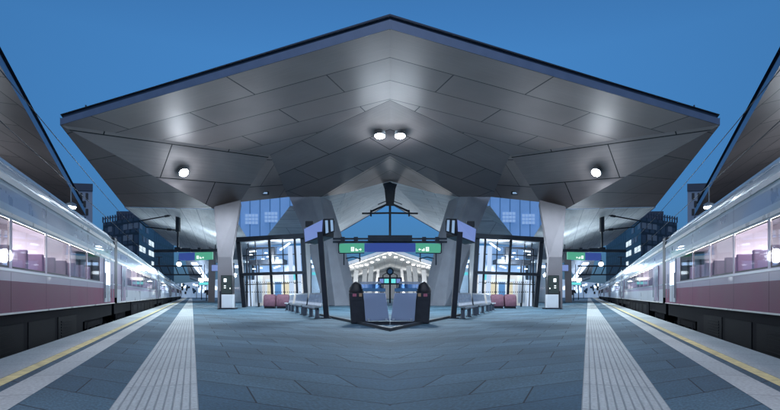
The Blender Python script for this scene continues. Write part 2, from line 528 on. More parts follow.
# ------------------------------------------------------------------ neighbouring roofs over the tracks
for S in (1, -1):
    e0, e1 = P(820, -5, 22), P(694, 216, 62)
    f0, f1 = e0 + V((.2, 0, .9)), e1 + V((.2, 0, 1.0))
    o0, o1 = e0 + V((14, -6, 2.5)), e1 + V((16, 2, 3.5))
    r = root('neighbour_roof', (e0.x, e0.y, e0.z), S, 'dark panelled roof edge of the neighbouring platform at the far %s of the view' % side(S), 'station roof', 'roofs over the neighbouring platforms')
    mb = MB(); facet(mb, [e0, e1, o1, o0], V((0, 1, .1)))
    mb.build('soffit_panel', M['soffit'], r, S)
    mb = MB(); mb.poly([e0, e1, f1, f0]); mb.poly([f0, f1, f1 + V((.05, 0, .05)), f0 + V((.05, 0, .05))])
    mb.build('fascia', M['fascia'], r, S)
    mb = MB()
    g0, g1 = f0 + V((.15, 0, .0)), f1 + V((.15, 0, 0))
    mb.poly([g0, g1, g1 + V((0, 0, .35)), g0 + V((0, 0, .35))])
    mb.poly([f0 + V((0, 0, .5)), f1 + V((0, 0, .5)), o1 + V((0, 0, 1)), o0 + V((0, 0, 1))])
    mb.build('parapet', M['parapet'], r, S)

for S in (1, -1):
    h = P(709, 207, 50)
    r = root('roof_lamp', h, S, 'white glowing lamp under the neighbouring roof, just above the %s train' % side(S), 'lamp', 'lamps under the neighbouring roofs')
    mb = MB(); mb.lathe(h, [(.4, -.1), (.45, 0), (.35, .1)], 14); mb.build('lens', M['lamp_glow'], r, S, smooth=True)
    mb = MB(); mb.lathe(h, [(.47, .02), (.47, .3), (.1, .5)], 14); mb.tube(h + V((0, 0, .5)), h + V((0, 0, 2.2)), .05); mb.build('housing', M['lamp_body'], r, S)
# ------------------------------------------------------------------ columns
def column(S, levels, name, label, back, m='concrete'):
    """levels: list of (left point, right point) from the floor up; the back follows at the given offset"""
    mb = MB()
    rings = [list(lv) + [lv[-1] + back, lv[0] + back] for lv in levels]
    for i in range(len(rings) - 1):
        n = len(rings[i])
        for k in range(n):
            j = (k + 1) % n
            mb.poly([rings[i][k], rings[i][j], rings[i + 1][j], rings[i + 1][k]])
    mb.poly(rings[0][::-1]); mb.poly(rings[-1])
    o = mb.build('roof_column', M[m], None, S, origin=(levels[0][0] + levels[0][-1]) / 2, bevel=.02)
    return tag(o, label, 'column', 'concrete columns carrying the roof')
for S in (1, -1):
    f = P(546, 308, 33); f.z = 0; g = P(562.5, 308, 33); g.z = 0
    column(S, [(f, g), (P(548.5, 257, 32.6), P(562.3, 257, 32.6)), (P(539.5, 201.5, 33) + V((0, 0, .1)), P(566, 208, 33.4) + V((0, 0, .1)))], 'roof_column',
           'outer grey concrete roof column, widening upward, beside the ticket machine on the %s' % side(S), V((.5, 1.9, 0)))
    f = P(431, 305, 42); f.z = 0; g = P(456, 305, 42); g.z = 0
    h = P(445, 305, 41.2); h.z = 0
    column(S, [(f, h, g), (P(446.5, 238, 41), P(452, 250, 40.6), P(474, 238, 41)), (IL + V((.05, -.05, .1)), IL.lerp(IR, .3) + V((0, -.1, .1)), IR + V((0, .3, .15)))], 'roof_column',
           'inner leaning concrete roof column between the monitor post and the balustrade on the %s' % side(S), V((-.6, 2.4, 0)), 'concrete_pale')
    f = P(565.5, 300, 62); f.z = 0; g = P(572, 300, 62); g.z = 0
    column(S, [(f, g), (P(564, 240, 62), P(571, 240, 62)), (P(560, 222, 62), P(576, 226, 62))], 'roof_column',
           'slim far grey column just outside the outer roof column on the %s' % side(S), V((.5, 1.5, 0)))

# ================================================================== LAMPS
def roof_lamp(S, px, py, tri, power, label, rad=.34):
    h, n = plane_hit(px, py, *tri)
    if n.z > 0: n = -n
    h = V(h)
    r = root('roof_lamp', h + n * .1, S, label, 'lamp', 'bright floodlights under the roof')
    mb = MB(); mb.tube(h - n * .02, h + n * .26, rad * .9, rad, 20); mb.build('housing', M['lamp_body'], r, S, smooth=True)
    mb = MB(); mb.tube(h + n * .262, h + n * .30, rad * .86, rad * .8, 20); mb.build('lens', M['lamp_glow'], r, S, smooth=True)
    lamp('lamp_light', h + n * .5, power, S, rad=.3, parent=r, cone=158)
    lamp('lamp_glare', h + n * .5, power * .085, S, rad=.3, parent=r)
for S in (1, -1):
    roof_lamp(S, 400, 132, (CM, NN, IL), 3900, 'glowing floodlight %s of the close pair under the middle of the roof' % side(S))
    roof_lamp(S, 598, 170, (NN, OR, A), 2700, 'single glowing floodlight under the %s wing of the roof' % side(S), .3)
    # smaller glow under the next bay
    h = P(565.8, 228, 47)
    r = root('ceiling_lamp', h, S, 'small round lit lamp under the next canopy just outside the %s outer column' % side(S), 'lamp', 'small lamps under the next bays')
    mb = MB(); mb.lathe(h, [(.32, -.06), (.36, 0), (.3, .1)], 16); mb.build('lens', M['lamp_small'], r, S, smooth=True)
    mb = MB(); mb.lathe(h, [(.37, .03), (.37, .25), (.1, .3)], 16); mb.build('housing', M['lamp_body'], r, S)
    lamp('lamp_light', h + V((0, 0, -.5)), 4800, S, rad=.3, parent=r, cone=140); lamp('lamp_glare', h + V((0, 0, -2.2)), 250, S, rad=.3, parent=r)
    # exit luminaire on the capital
    h, n = plane_hit(515, 193.5, NN, IR, OL)
    r = root('emergency_light', h, S, 'small dark box light with a pale green face under the %s column capital' % side(S), 'light', 'emergency lights under the roof')
    mb = MB(); mb.cbox(h + V((0, -.12, 0)), .62, .22, .24); mb.build('housing', M['black'], r, S, bevel=.02)
    mb = MB(); mb.cbox(h + V((0, -.236, -.01)), .46, .01, .12); mb.build('face', M['screen_pale'], r, S)
    # white signal lamp beside the gantry
    h = P(601, 264, 52)
    r = root('signal_lamp', h, S, 'single bright white lamp hanging under the sign gantry on the %s' % side(S), 'lamp', 'white lamps under the gantries')
    mb = MB(); mb.sphere(h, .26, 12); mb.build('bulb', M['tube_white'], r, S, smooth=True)
    lamp('lamp_light', h + V((-.6, -.6, -.5)), 650, S, rad=.3, parent=r)
    mb = MB(); mb.tube(h + V((0, 0, .24)), h + V((0, 0, .9)), .05); mb.tube(h + V((0, 0, .2)), h + V((0, 0, .36)), .2, .1, 12); mb.build('hanger', M['dark_steel'], r, S)

for S in (1, -1):
    lamp('neighbour_fill', P(709, 207, 50) + V((3, -12, -.6)), 1500, S)  # no fixture here; added to brighten the dark neighbouring soffit

# ================================================================== TRAINS
def train(S):
    r = root('train', W(2.75, 9, -.62), S, 'long silver, lilac and maroon passenger train with lit windows standing at the %s platform edge' % side(S), 'train', 'trains at the platform edges')
    PT, L, G = 2.75, 25.6, .7
    for c in range(6):
        ta = -4 + c * (L + G); tb = ta + L
        near = c == 0
        low = M['train_pink'] if c == 0 else (M['train_white'])
        mid = M['train_lilac'] if c < 2 else M['train_white']
        # side shell, built in strips so the window row stays open
        wz0, wz1 = 1.34, 2.13
        doors = [ta + 1.2, tb - 2.5]                       # door start, 1.3 m wide
        nwin = 9
        w0, w1 = ta + 3.2, tb - 3.2
        pitch = (w1 - w0) / nwin
        mb = MB()
        def band(z0, z1, mi, pz0=PT, pz1=PT, a=ta, b=tb):
            mb.poly([W(pz0, a, z0), W(pz0, b, z0), W(pz1, b, z1), W(pz1, a, z1)], mi)
        band(.59, 1.13, 0); band(1.13, wz0, 1)
        # piers between windows
        x = ta
        for k in range(nwin + 1):
            xe = w0 + k * pitch + (.07 if k < nwin else 0)
            xs = ta if k == 0 else w0 + k * pitch - .07
            if k == nwin: xe = tb
            band(wz0, wz1, 1, PT, PT, xs, xe)
        band(wz1, 2.36, 2); band(2.36, 2.62, 3); band(2.62, 2.86, 2, PT, PT + .02)
        for k in range(nwin + 1):                          # body panel joints
            x = w0 + k * pitch
            mb.poly([W(PT - .002, x, .62), W(PT - .002, x + .012, .62), W(PT - .002, x + .012, 1.27), W(PT - .002, x, 1.27)], 4)
            if k % 2 == 0: mb.poly([W(PT - .002, x, 2.25), W(PT - .002, x + .012, 2.25), W(PT - .002, x + .012, 2.69), W(PT - .002, x, 2.69)], 4)
        prof = [(PT + .02, 2.86), (PT + .10, 3.05), (PT + .27, 3.24), (PT + .55, 3.38), (PT + .95, 3.46), (PT + 1.45, 3.49), (PT + 2.35, 3.40), (PT + 2.9, 2.9), (PT + 2.9, .59)]
        for (pa, za), (pb, zb) in zip(prof, prof[1:]):
            mb.poly([W(pa, ta, za), W(pa, tb, za), W(pb, tb, zb), W(pb, ta, zb)], 2)
        for t in (ta, tb):
            mb.poly([W(PT, t, .59), W(PT, t, 2.86)] + [W(p, t, z) for p, z in prof[1:]], 4)
        mb.poly([W(PT, ta, .59), W(PT, tb, .59), W(PT + 2.9, tb, .59), W(PT + 2.9, ta, .59)], 4)
        car = mb.build('carriage', [low, mid, M['train_silver'], M['train_grey'], M['train_skirt']], r, S, smooth=True)
        # trims: cream lines painting in streaks of light, sill, roof gutter
        def trim(name, z0, z1, m, d=.018):
            q = MB(); q.box(W(PT - d, ta + .02, z0), N * d * .9, D * (L - .04), V((0, 0, z1 - z0))); q.build(name, M[m], car, S)
        trim('painted_light_streak', 2.70, 2.80, 'train_cream'); trim('painted_light_streak', 2.17, 2.235, 'train_cream')
        trim('sill_trim', .585, .615, 'train_cream', .022)
        trim('waist_stripe', 1.285, 1.325, 'train_white' if near else 'train_silver')
        trim('gutter', 2.93, 2.955, 'train_grey', .012)
        # interior: floor, far wall, ceiling, light lines, seats
        q = MB()
        q.poly([W(PT + 1.25, ta + .1, .70), W(PT + 1.25, tb - .1, .70), W(PT + 1.25, tb - .1, 2.6), W(PT + 1.25, ta + .1, 2.6)])
        q.poly([W(PT + .03, ta + .1, .72), W(PT + .03, tb - .1, .72), W(PT + 1.3, tb - .1, .72), W(PT + 1.3, ta + .1, .72)])
        q.poly([W(PT + .03, ta + .1, 2.5), W(PT + .03, tb - .1, 2.5), W(PT + 1.3, tb - .1, 2.5), W(PT + 1.3, ta + .1, 2.5)])
        q.build('saloon', M['train_inner'], car, S)
        q = MB()
        q.box(W(PT + .55, ta + .4, 2.40), N * .14, D * (L - .8), V((0, 0, .05)))
        q.box(W(PT + 1.19, ta + .4, 1.92), N * .05, D * (L - .8), V((0, 0, .05)))
        q.build('glow_strip', M['train_tube'], car, S)
        if c < 4:
            for k in range(nwin):
                for j in (.25, .72):
                    q = MB(); t = w0 + (k + j) * pitch
                    q.hexa([W(PT + .18, t, .75), W(PT + 1.05, t, .75), W(PT + 1.05, t + .14, .75), W(PT + .18, t + .14, .75)],
                           [W(PT + .22, t + .18, 1.78), W(PT + 1.0, t + .18, 1.78), W(PT + 1.0, t + .28, 1.78), W(PT + .22, t + .28, 1.78)])
                    q.build('seat', M['train_seat'], car, S, bevel=.03)
            for k in range(nwin):
                a, b = w0 + k * pitch + .07, w0 + (k + 1) * pitch - .07
                q = MB(); q.poly([W(PT + .012, a, wz0), W(PT + .012, b, wz0), W(PT + .012, b, wz1), W(PT + .012, a, wz1)])
                for za, zb, aa, bb in ((wz0, wz0 + .03, a, b), (wz1 - .03, wz1, a, b), (wz0 + .03, wz1 - .03, a, a + .03), (wz0 + .03, wz1 - .03, b - .03, b)):
                    q.poly([W(PT + .006, aa, za), W(PT + .006, bb, za), W(PT + .006, bb, zb), W(PT + .006, aa, zb)], 1)
                q.build('window', [M['train_glass'], M['black']], car, S)
        for t in doors:
            q = MB()
            q.box(W(PT - .03, t, .66), N * .027, D * 1.3, V((0, 0, 1.46)))
            for h in (0, .64, 1.28): q.box(W(PT - .033, t + h, .66), N * .004, D * .02, V((0, 0, 1.46)), 1)
            d = q.build('door', [M['train_white'] if near else M['train_lilac'], M['black']], car, S)
            for h in (0, 1):
                q = MB(); q.box(W(PT - .034, t + .12 + h * .6, 1.25), N * .003, D * .46, V((0, 0, .78))); q.build('door_window', M['tube_cool' if near else 'train_grey'], d, S)
            for h in (-.09, 1.39):
                q = MB(); q.tube(W(PT - .07, t + h, .8), W(PT - .07, t + h, 1.65), .017); q.build('handrail', M['steel'], car, S)
        q = MB(); q.box(W(PT - .005, tb, .8), N * 2.6, D * G, V((0, 0, 2.3))); q.build('gangway', M['black'], car, S)
        # underbody: skirt panels and bogies
        q = MB()
        q.box(W(PT + .06, ta + 5.6, -.30), N * 2.7, D * (L - 11.2), V((0, 0, .88)))
        q.box(W(PT + .10, ta, .15), N * 2.6, D * L, V((0, 0, .43)))
        q.build('skirt', M['train_skirt'], car, S)
        for k in range(6):
            q = MB(); t = ta + 6.2 + k * 2.2
            q.box(W(PT + .045, t, -.22), N * .015, D * 1.9, V((0, 0, .62)))
            if k % 2:
                for j in range(7): q.box(W(PT + .03, t + .25, -.12 + j * .065), N * .015, D * 1.1, V((0, 0, .03)))
            q.build('equipment_cover', M['train_under'], car, S)
        for bt in (ta + 2.9, tb - 2.9):
            q = MB()
            q.bar(W(PT + .28, bt - 1.6, .02), W(PT + .28, bt + 1.6, .02), .14, .26)
            for wx in (-1.15, 1.15):
                q.tube(W(PT + .42, bt + wx, -.10), W(PT + .56, bt + wx, -.10), .44, .44, 20)
                q.tube(W(PT + .20, bt + wx, -.08), W(PT + .34, bt + wx, -.08), .14, .14, 12)
            q.build('bogie', M['train_skirt'], car, S)
        # roof gear
        q = MB()
        for k in range(3): q.box(W(PT + .9, ta + 3 + k * 8, 3.44), N * 1.2, D * 3.4, V((0, 0, .22)))
        q.build('roof_unit', M['train_grey'], car, S, bevel=.05)
for S in (1, -1): train(S)

# ================================================================== GLASS LOBBY BETWEEN THE COLUMNS
def lobby(S):
    Y0 = 36.5
    c = lambda px, py, dy=0.0: P(px, py, Y0 + dy)
    def fl(px, dy=0.0):
        q = P(px, 300, Y0 + dy); q.z = 0.012; return q
    r = root('glass_lobby', fl(508), S, 'glazed lift lobby with a dark steel frame lit from inside between the %s columns' % side(S), 'glass lobby', 'glass lobbies between the columns')
    bl, br_, tl, tr = fl(473.5), fl(535.5), c(477.5, 236), c(541.5, 240)
    def post(a, b, wd=.30, dp=.3, name='post'):
        mb = MB(); mb.bar(a, b, wd, dp); return mb.build(name, M['dark_steel'], r, S, bevel=.015)
    post(bl, tl); post(br_, tr)
    post(c(505, 300) * 1.0 if False else fl(507), c(511, 238), .16, .2)
    post(fl(482), c(485.5, 238), .14, .16)
    for a, b, h in ((c(475, 236), c(543.5, 240), .33), (c(476, 272.5), c(538, 274.5), .2)):
        mb = MB(); mb.bar(a + V((0, -.06, 0)), b + V((0, -.06, 0)), .5, h); mb.build('transom', M['dark_steel'], r, S, bevel=.015)
    mb = MB(); mb.poly([bl + V((0, .1, 0)), br_ + V((0, .1, 0)), tr + V((0, .1, 0)), tl + V((0, .1, 0))]); mb.build('pane', M['pane'], r, S)
    # rear wall, side wall and ceiling
    DP = 5.0
    bl2, br2 = bl + V((.5, DP, 0)), br_ + V((.6, DP, 0))
    tl2, tr2 = V((bl2.x, bl2.y, 5.0)), V((br2.x, br2.y, 5.0))
    up_ = V((0, 0, 2.55))
    mb = MB(); mb.poly([bl2, br2, br2 + up_, bl2 + up_]); mb.build('rear_wall', M['warm_wall'], r, S)
    mb = MB(); mb.poly([bl2 + up_, br2 + up_, tr2, tl2]); mb.build('rear_glazing', M['rear_glow'], r, S)
    mb = MB(); mb.poly([bl + V((.1, .2, 0)), bl2, tl2, tl + V((.1, .2, 0))]); mb.build('side_wall', M['white_panel'], r, S)
    mb = MB(); mb.box(tl + V((.1, .2, .05)), tr - tl, V((.3, DP, 0)), V((0, 0, .12))); mb.build('ceiling', M['pale_wall'], r, S)
    # door in the rear wall
    dc = bl2.lerp(br2, .58)
    mb = MB(); mb.box(dc + V((-1.05, -.1, 0)), (2.1, 0, 0), (0, .08, 0), (0, 0, 2.2)); d = mb.build('door_frame', M['white_panel'], r, S)
    for k in range(3):
        mb = MB(); mb.box(dc + V((-.92 + k * .64, -.13, .2)), (.52, 0, 0), (0, .02, 0), (0, 0, 1.75)); mb.build('door_window', M['lit_warm' if k != 1 else 'blue_rail'], d, S)
    # inner glazing bars, a poster and the inner door
    for a, b in ((fl(495, 1.2), c(497.5, 239, 1.2)), (fl(521.5, 1.2), c(525, 239, 1.2)), (fl(529, 2.6), c(532, 241, 2.6)), (c(478, 254, 1.2), c(539, 256, 1.2)), (c(478, 283, 1.2), c(537, 284.5, 1.2))):
        mb = MB(); mb.bar(a, b, .07, .07); mb.build('glazing_bar', M['dark_steel'], r, S)
    mb = MB(); q = c(481.5, 280, .9); mb.box(q, (.62, 0, 0), (0, .03, 0), (0, 0, .42)); mb.build('poster', M['screen_teal'], r, S)
    for k in range(2):
        mb = MB(); q = fl(522 + k * 5, 3.6); mb.box(q, (.42, 0, 0), (0, .05, 0), (0, 0, 2.1)); mb.build('inner_door', M['lit_panel' if k else 'white_panel'], r, S)
    # gallery and lift car
    ga = c(497, 263.5, 2.4); gb = c(531, 264.5, 2.4)
    mb = MB(); mb.box(ga, gb - ga, (0, 1.6, 0), (0, 0, .36)); g = mb.build('gallery', M['dark_steel'], r, S)
    mb = MB()
    for k in range(6):
        q = ga.lerp(gb, k / 5) + V((0, .02, .36)); mb.tube(q, q + V((0, 0, .95)), .025, n=6)
    mb.bar(ga + V((0, .02, 1.31)), gb + V((0, .02, 1.31)), .05)
    mb.build('gallery_railing', M['dark_steel'], g, S)
    mb = MB(); q = c(506, 262, 2.2); mb.box(q, (.42, 0, 0), (0, .5, 0), (0, 0, 1.15)); mb.build('lift_motor', M['black'], r, S)
    mb = MB()
    lt = c(508, 248, 2.0); rt = c(533, 249, 2.0)
    mb.bar(lt, rt, .12); mb.bar(rt, V((rt.x, rt.y, 0)), .12); mb.bar(c(521, 264, 2.0), V((c(521, 264, 2.0).x, Y0 + 2, 0)), .1)
    mb.build('lift_frame', M['dark_steel'], r, S)
    mb = MB(); mb.box(V((c(518, 270, 1.9).x, Y0 + 1.9, .3)), (.55, 0, 0), (0, .05, 0), (0, 0, 2.2)); mb.build('lift_door', M['pale_wall'], r, S)
    # lights inside: ceiling battens, one upright tube and round downlights
    for (xa, ya, xb, yb, dy) in ((490, 243, 500, 250, 3.0), (524, 251, 533, 252, 3.2), (500, 266, 506, 268, 3.6)):
        mb = MB(); mb.bar(c(xa, ya, dy), c(xb, yb, dy), .3, .08); mb.build('light_batten', M['tube_white'], r, S)
    for px in (480.2, 488):
        mb = MB(); mb.bar(c(px + 2, 246, .6), c(px, 296, .6), .32, .1); mb.build('light_column', M['lit_panel'], r, S)
    for px, py in ((512, 257), (517, 259), (524, 262), (529, 255), (519, 268), (533, 262), (514, 253), (503, 258), (526, 269)):
        mb = MB(); mb.lathe(c(px, py, 4.2), [(.12, -.03), (.14, 0), (.1, .05)], 10); mb.build('downlight', M['tube_white'], r, S)
    lamp('lobby_light', c(508, 262, 1.6), 850, S, color=(.95, .96, 1.0), rad=.4, parent=r)
    mb = MB()
    q0 = c(509, 236.7, -.25); mb.cbox(q0, .35, .06, .16); mb.build('exit_light', M['screen_white'], r, S)
    # manifestation dots on the glass
    mb = MB()
    for px0, px1, py in ((480, 534, 282.2), (480, 534, 292.0)):
        for k in range(27):
            q = c(px0 + (px1 - px0) * k / 26, py, .06); mb.cbox(q, .07, .008, .07)
    mb.build('glass_marking', M['black'], r, S)
for S in (1, -1): lobby(S)

# red upholstered seats in front of the lobby
for S in (1, -1):
    for k, (xa, xb) in enumerate(((491.5, 504.3), (505, 517))):
        a = P(xa, 303, 33.5); b = P(xb, 303.5, 33.5); a.z = b.z = .03
        wd = (b - a).length
        r = root('padded_bench', (a + b) / 2, S, 'dusky pink padded seat, %s of the pair before the %s lobby' % (('inner one' if k == 0 else 'outer one'), side(S)), 'seat', 'pink padded seats')
        mb = MB()
        prof = [(0, .08), (0, .5), (.1, .85), (.32, .93), (.55, .82), (.62, .5), (.62, .08)]
        A_ = [a + V((0, y, z)) for y, z in prof]; B_ = [p + V((wd, 0, 0)) for p in A_]
        mb.hexa(A_, B_); mb.build('cushion', M['pink_seat'], r, S, smooth=True, bevel=.1)
        mb = MB(); mb.box(a + V((.06, .08, -.03)), (wd - .12, 0, 0), (0, .45, 0), (0, 0, .11)); mb.build('plinth', M['black'], r, S)

# ================================================================== METAL BENCHES
def bench(S, a, d, nseat, sw, label, fade=False):
    """a: floor point under the near end of the front edge, d: direction along the row"""
    L_ = V((.36, -.93, 0)).normalized()            # the seats face the camera side
    r = root('steel_bench', a, S, label, 'bench', 'wire mesh benches on the platform')
    mat_ = M['steel']
    for k in range(nseat):
        o = a + d * (k * sw)
        mb = MB()
        # curved shell of wires: seat profile from front lip up the back
        prof = [(.02, .40), (.0, .44), (-.12, .45), (-.28, .43), (-.40, .42), (-.48, .47), (-.52, .60), (-.57, .75), (-.63, .93), (-.67, .98)]
        pts = [[o + L_ * q + d * u + V((0, 0, z)) for q, z in prof] for u in (.03, sw - .03)]
        nw = 6
        for j in range(nw):
            u = j / (nw - 1)
            line = [pts[0][i].lerp(pts[1][i], u) for i in range(len(prof))]
            wd = .04 if j in (0, nw - 1) else .022
            for i in range(len(line) - 1): mb.bar(line[i], line[i + 1], wd, .012)
        for i in range(len(prof)):
            mb.bar(pts[0][i], pts[1][i], .014, .022)
        mb.build('seat', mat_, r, S)
    tot = nseat * sw
    mb = MB(); mb.bar(a + L_ * -.25 + V((0, 0, .37)) , a + L_ * -.25 + d * tot + V((0, 0, .37)), .09, .07); mb.build('beam', M['dark_steel'], r, S)
    nl = 3 if tot > 2.5 else 2
    for k in range(nl):
        q = a + d * (.12 + (tot - .24) * k / (nl - 1))
        mb = MB(); mb.bar(q + L_ * -.25, q + L_ * -.25 + V((0, 0, .36)), .13, .2)
        mb.box(q + L_ * -.48 - d * .06, L_ * .46, d * .12, V((0, 0, .04)))
        mb.build('leg', M['bench_leg'], r, S)
bd = (P(500, 308.5, 33) - P(464.5, 319, 18.75)); bd.z = 0; bd.normalize()
for S in (1, -1):
    a = V(P(465.5, 319, 18.75)); a.z = 0
    bench(S, a, bd, 4, .86, 'nearest steel mesh bench beside the monitor post on the %s' % side(S))
    bench(S, a + bd * 4.15, bd, 5, .86, 'second steel mesh bench in the row in front of the %s glass lobby' % side(S))
    bench(S, a + bd * 9.6, bd, 2, .9, 'farthest and shortest steel bench before the pink seats on the %s' % side(S))

# ================================================================== TICKET MACHINE
for S in (1, -1):
    Y = 31.5
    f = lambda px, py, dy=0.0: P(px, py, Y + dy)
    r = root('ticket_machine', V((f(553, 300).x, Y, 0)), S, 'ticket machine with dark screen above white cabinet by the %s outer column' % side(S), 'ticket machine', 'ticket machines by the columns')
    x0, x1 = f(547.5, 0).x, f(558.5, 0).x
    mb = MB(); mb.box((x0 - .15, Y - .12, 0.012), (x1 - x0 + .3, 0, 0), (0, .7, 0), (0, 0, .08)); mb.build('base', M['dark_steel'], r, S)
    mb = MB(); mb.box((x0, Y, .09), (x1 - x0, 0, 0), (0, .45, 0), (0, 0, .84)); mb.build('cabinet', M['white_panel'], r, S, bevel=.015)
    mb = MB(); mb.box((x0 + .03, Y + .01, .935), (x1 - x0 + .02, 0, 0), (0, .4, 0), (0, 0, 1.22)); h = mb.build('display_housing', M['black'], r, S, bevel=.015)
    mb = MB(); mb.box((x0 + .08, Y + .004, 1.0), (x1 - x0 - .08, 0, 0), (0, .004, 0), (0, 0, 1.1)); mb.build('screen', M['screen_green_dark'], h, S)
    for ux, uz, uw, uh in ((.38, 1.72, .17, .22), (.12, 1.28, .06, .08), (.42, 1.45, .12, .05), (.42, 1.33, .12, .05)):
        mb = MB(); mb.box((x0 + ux, Y - .004, uz), (uw, 0, 0), (0, .004, 0), (0, 0, uh)); mb.build('screen_mark', M['screen_white'], h, S)
    q = V((f(560.8, 0).x, Y + .2, 0))
    b = root('barrier_post', q, S, 'thin dark post standing next to the ticket machine on the %s' % side(S), 'post', 'thin posts by the ticket machines')
    mb = MB(); mb.tube(q + V((0, 0, .012)), q + V((0, 0, 1.15)), .05); mb.build('post', M['dark_steel'], b, S)
    mb = MB(); mb.lathe(q + V((0, 0, .012)), [(.2, 0), (.2, .03), (.06, .06)], 14); mb.build('foot', M['dark_steel'], b, S)

# ================================================================== MONITOR POSTS
for S in (1, -1):
    Y = 19.3
    f = lambda px, py, dy=0.0: P(px, py, Y + dy)
    b0 = f(453.3, 318); b0.z = 0
    t_ = f(460, 232)
    r = root('monitor_post', b0, S, 'dark leaning post carrying blue lit departure monitors beside the %s bench' % side(S), 'information monitor', 'monitor posts')
    mb = MB(); mb.bar(b0, t_, .20, .18); mb.build('post', M['dark_steel'], r, S, bevel=.01)
    mb = MB(); mb.box(b0 + V((-.2, -.2, .006)), (.4, 0, 0), (0, .4, 0), (0, 0, .03)); mb.build('foot_plate', M['dark_steel'], r, S)
    # housing seen in perspective: narrow end to the left, long face to the right
    c0 = [f(456.0, 218.5), f(457.0, 236.0), f(475.5, 243.2, 1.0), f(476.8, 229.0, 1.0)]
    bk = V((-.35, .55, 0))
    mb = MB(); mb.hexa([p + V((0, .02, 0)) for p in c0], [p + bk for p in c0]); h = mb.build('housing', M['black'], r, S, bevel=.01)
    cen = sum(c0, V()) / 4
    mb = MB(); mb.poly([cen + (p - cen) * .9 + V((0, -.06, 0)) for p in c0]); mb.build('screen', M['screen_lilac'], h, S)
    e0 = [f(446.5, 218, -.1), f(445.8, 231.5, -.1), f(455.6, 235.4, -.02), f(456.2, 218.2, -.02)]
    mb = MB(); mb.hexa([p + V((0, .12, 0)) for p in e0], [p + V((.1, .5, 0)) for p in e0]); h2 = mb.build('side_housing', M['black'], r, S, bevel=.01)
    for u0, u1 in ((.10, .36), (.62, .9)):
        qd = [e0[0].lerp(e0[3], u0), e0[1].lerp(e0[2], u0), e0[1].lerp(e0[2], u1), e0[0].lerp(e0[3], u1)]
        cn = sum(qd, V()) / 4
        mb = MB(); mb.poly([V((p.x, p.y + .10, cn.z + (p.z - cn.z) * .78)) for p in qd]); mb.build('side_screen', M['screen_pale'], h2, S)
    mb = MB(); q = f(470.5, 224.3, 1.3); mb.cbox(q, .32, .2, .26); mb.build('camera_box', M['black'], r, S, bevel=.03)

# ================================================================== LITTER BINS, BALUSTRADE
for S in (1, -1):
    Y = 15.6
    b0 = V((P(421, 300, Y).x, Y + .2, .012))
    r = root('litter_bin', b0, S, 'dark square litter bin with black domed cap on the %s of the blue balustrade' % side(S), 'litter bin', 'litter bins')
    hw, ht, ln = .25, .96, .095
    lo = [b0 + V((x, y, 0)) for x, y in ((-hw, -hw), (hw, -hw), (hw, hw), (-hw, hw))]
    hi = [p + V((ln, 0, ht)) + (p - b0) * -.12 for p in lo]
    mb = MB(); mb.hexa(lo, hi); body = mb.build('body', M['bin_body'], r, S, bevel=.025)
    mb = MB(); mb.lathe(b0 + V((ln, 0, ht)), [(.235, 0), (.24, .06), (.215, .15), (.16, .25), (.08, .33), (.02, .355)], 22); mb.build('cap', M['bin_cap'], r, S, smooth=True)
    mb = MB(); mb.bar(lo[0] + V((-.02, -.01, 0)), hi[0] + V((-.02, -.01, 0)), .035, .03); mb.build('edge_strip', M['steel'], body, S)
    mb = MB(); q = b0 + V((ln - .19, -.236, .84)); mb.box(q, (.09, 0, 0), (0, .01, 0), (0, 0, .1)); mb.build('sticker', M['label_orange'], body, S)
    mb = MB(); q = b0 + V((ln - .02, -.236, .84)); mb.box(q, (.12, 0, 0), (0, .01, 0), (0, 0, .09)); mb.build('sticker', M['label_pink'], body, S)
    mb = MB(); q = b0 + V((ln - .205, -.235, .72)); mb.box(q, (.37, 0, 0), (0, .012, 0), (0, 0, .018)); mb.build('band', M['dark_steel'], body, S)
bal = root('balustrade', (0, 15.4, 0), 1, 'blue glass balustrade panels leaning together below a pale rail between the two litter bins', 'balustrade')
for S in (1, -1):
    Y = 15.2
    c = lambda px, py, dy=0.0: P(px, py, Y + dy)
    q = [c(390.6, 320.5), c(414.5, 321), c(416.5, 293), c(394.5, 293)]
    mb = MB(); mb.hexa([V(p) for p in q], [p + V((0, .05, 0)) for p in q]); mb.build('panel', M['blue_panel'], bal, S, bevel=.006)
    mb = MB(); mb.box(c(394.5, 291.6), c(417, 291.2, 0) - c(394.5, 291.6), (0, .1, 0), (0, 0, .1)); mb.build('mid_rail', M['blue_rail'], bal, S)
    q = [c(396.5, 290, .35), c(418, 289, .35), c(419, 284.2, .35), c(400, 284.0, .35)]
    mb = MB(); mb.hexa(q, [p + V((0, .04, 0)) for p in q]); mb.build('upper_panel', M['blue_glass'], bal, S)
    mb = MB(); mb.bar(c(399, 282.6, .4), c(420, 283.0, .4), .09, .07); mb.build('handrail', M['steel'], bal, S)
    mb = MB(); mb.bar(c(390.2, 323) + V((0, .02, 0)), c(416, 323, 0), .12, .1); mb.build('kick_plate', M['dark_steel'], bal, S)
    for px in (393.5, 411.5):
        mb = MB(); mb.cbox(c(px, 319.4, -.04), .07, .05, .05); mb.build('clamp', M['steel'], bal, S)

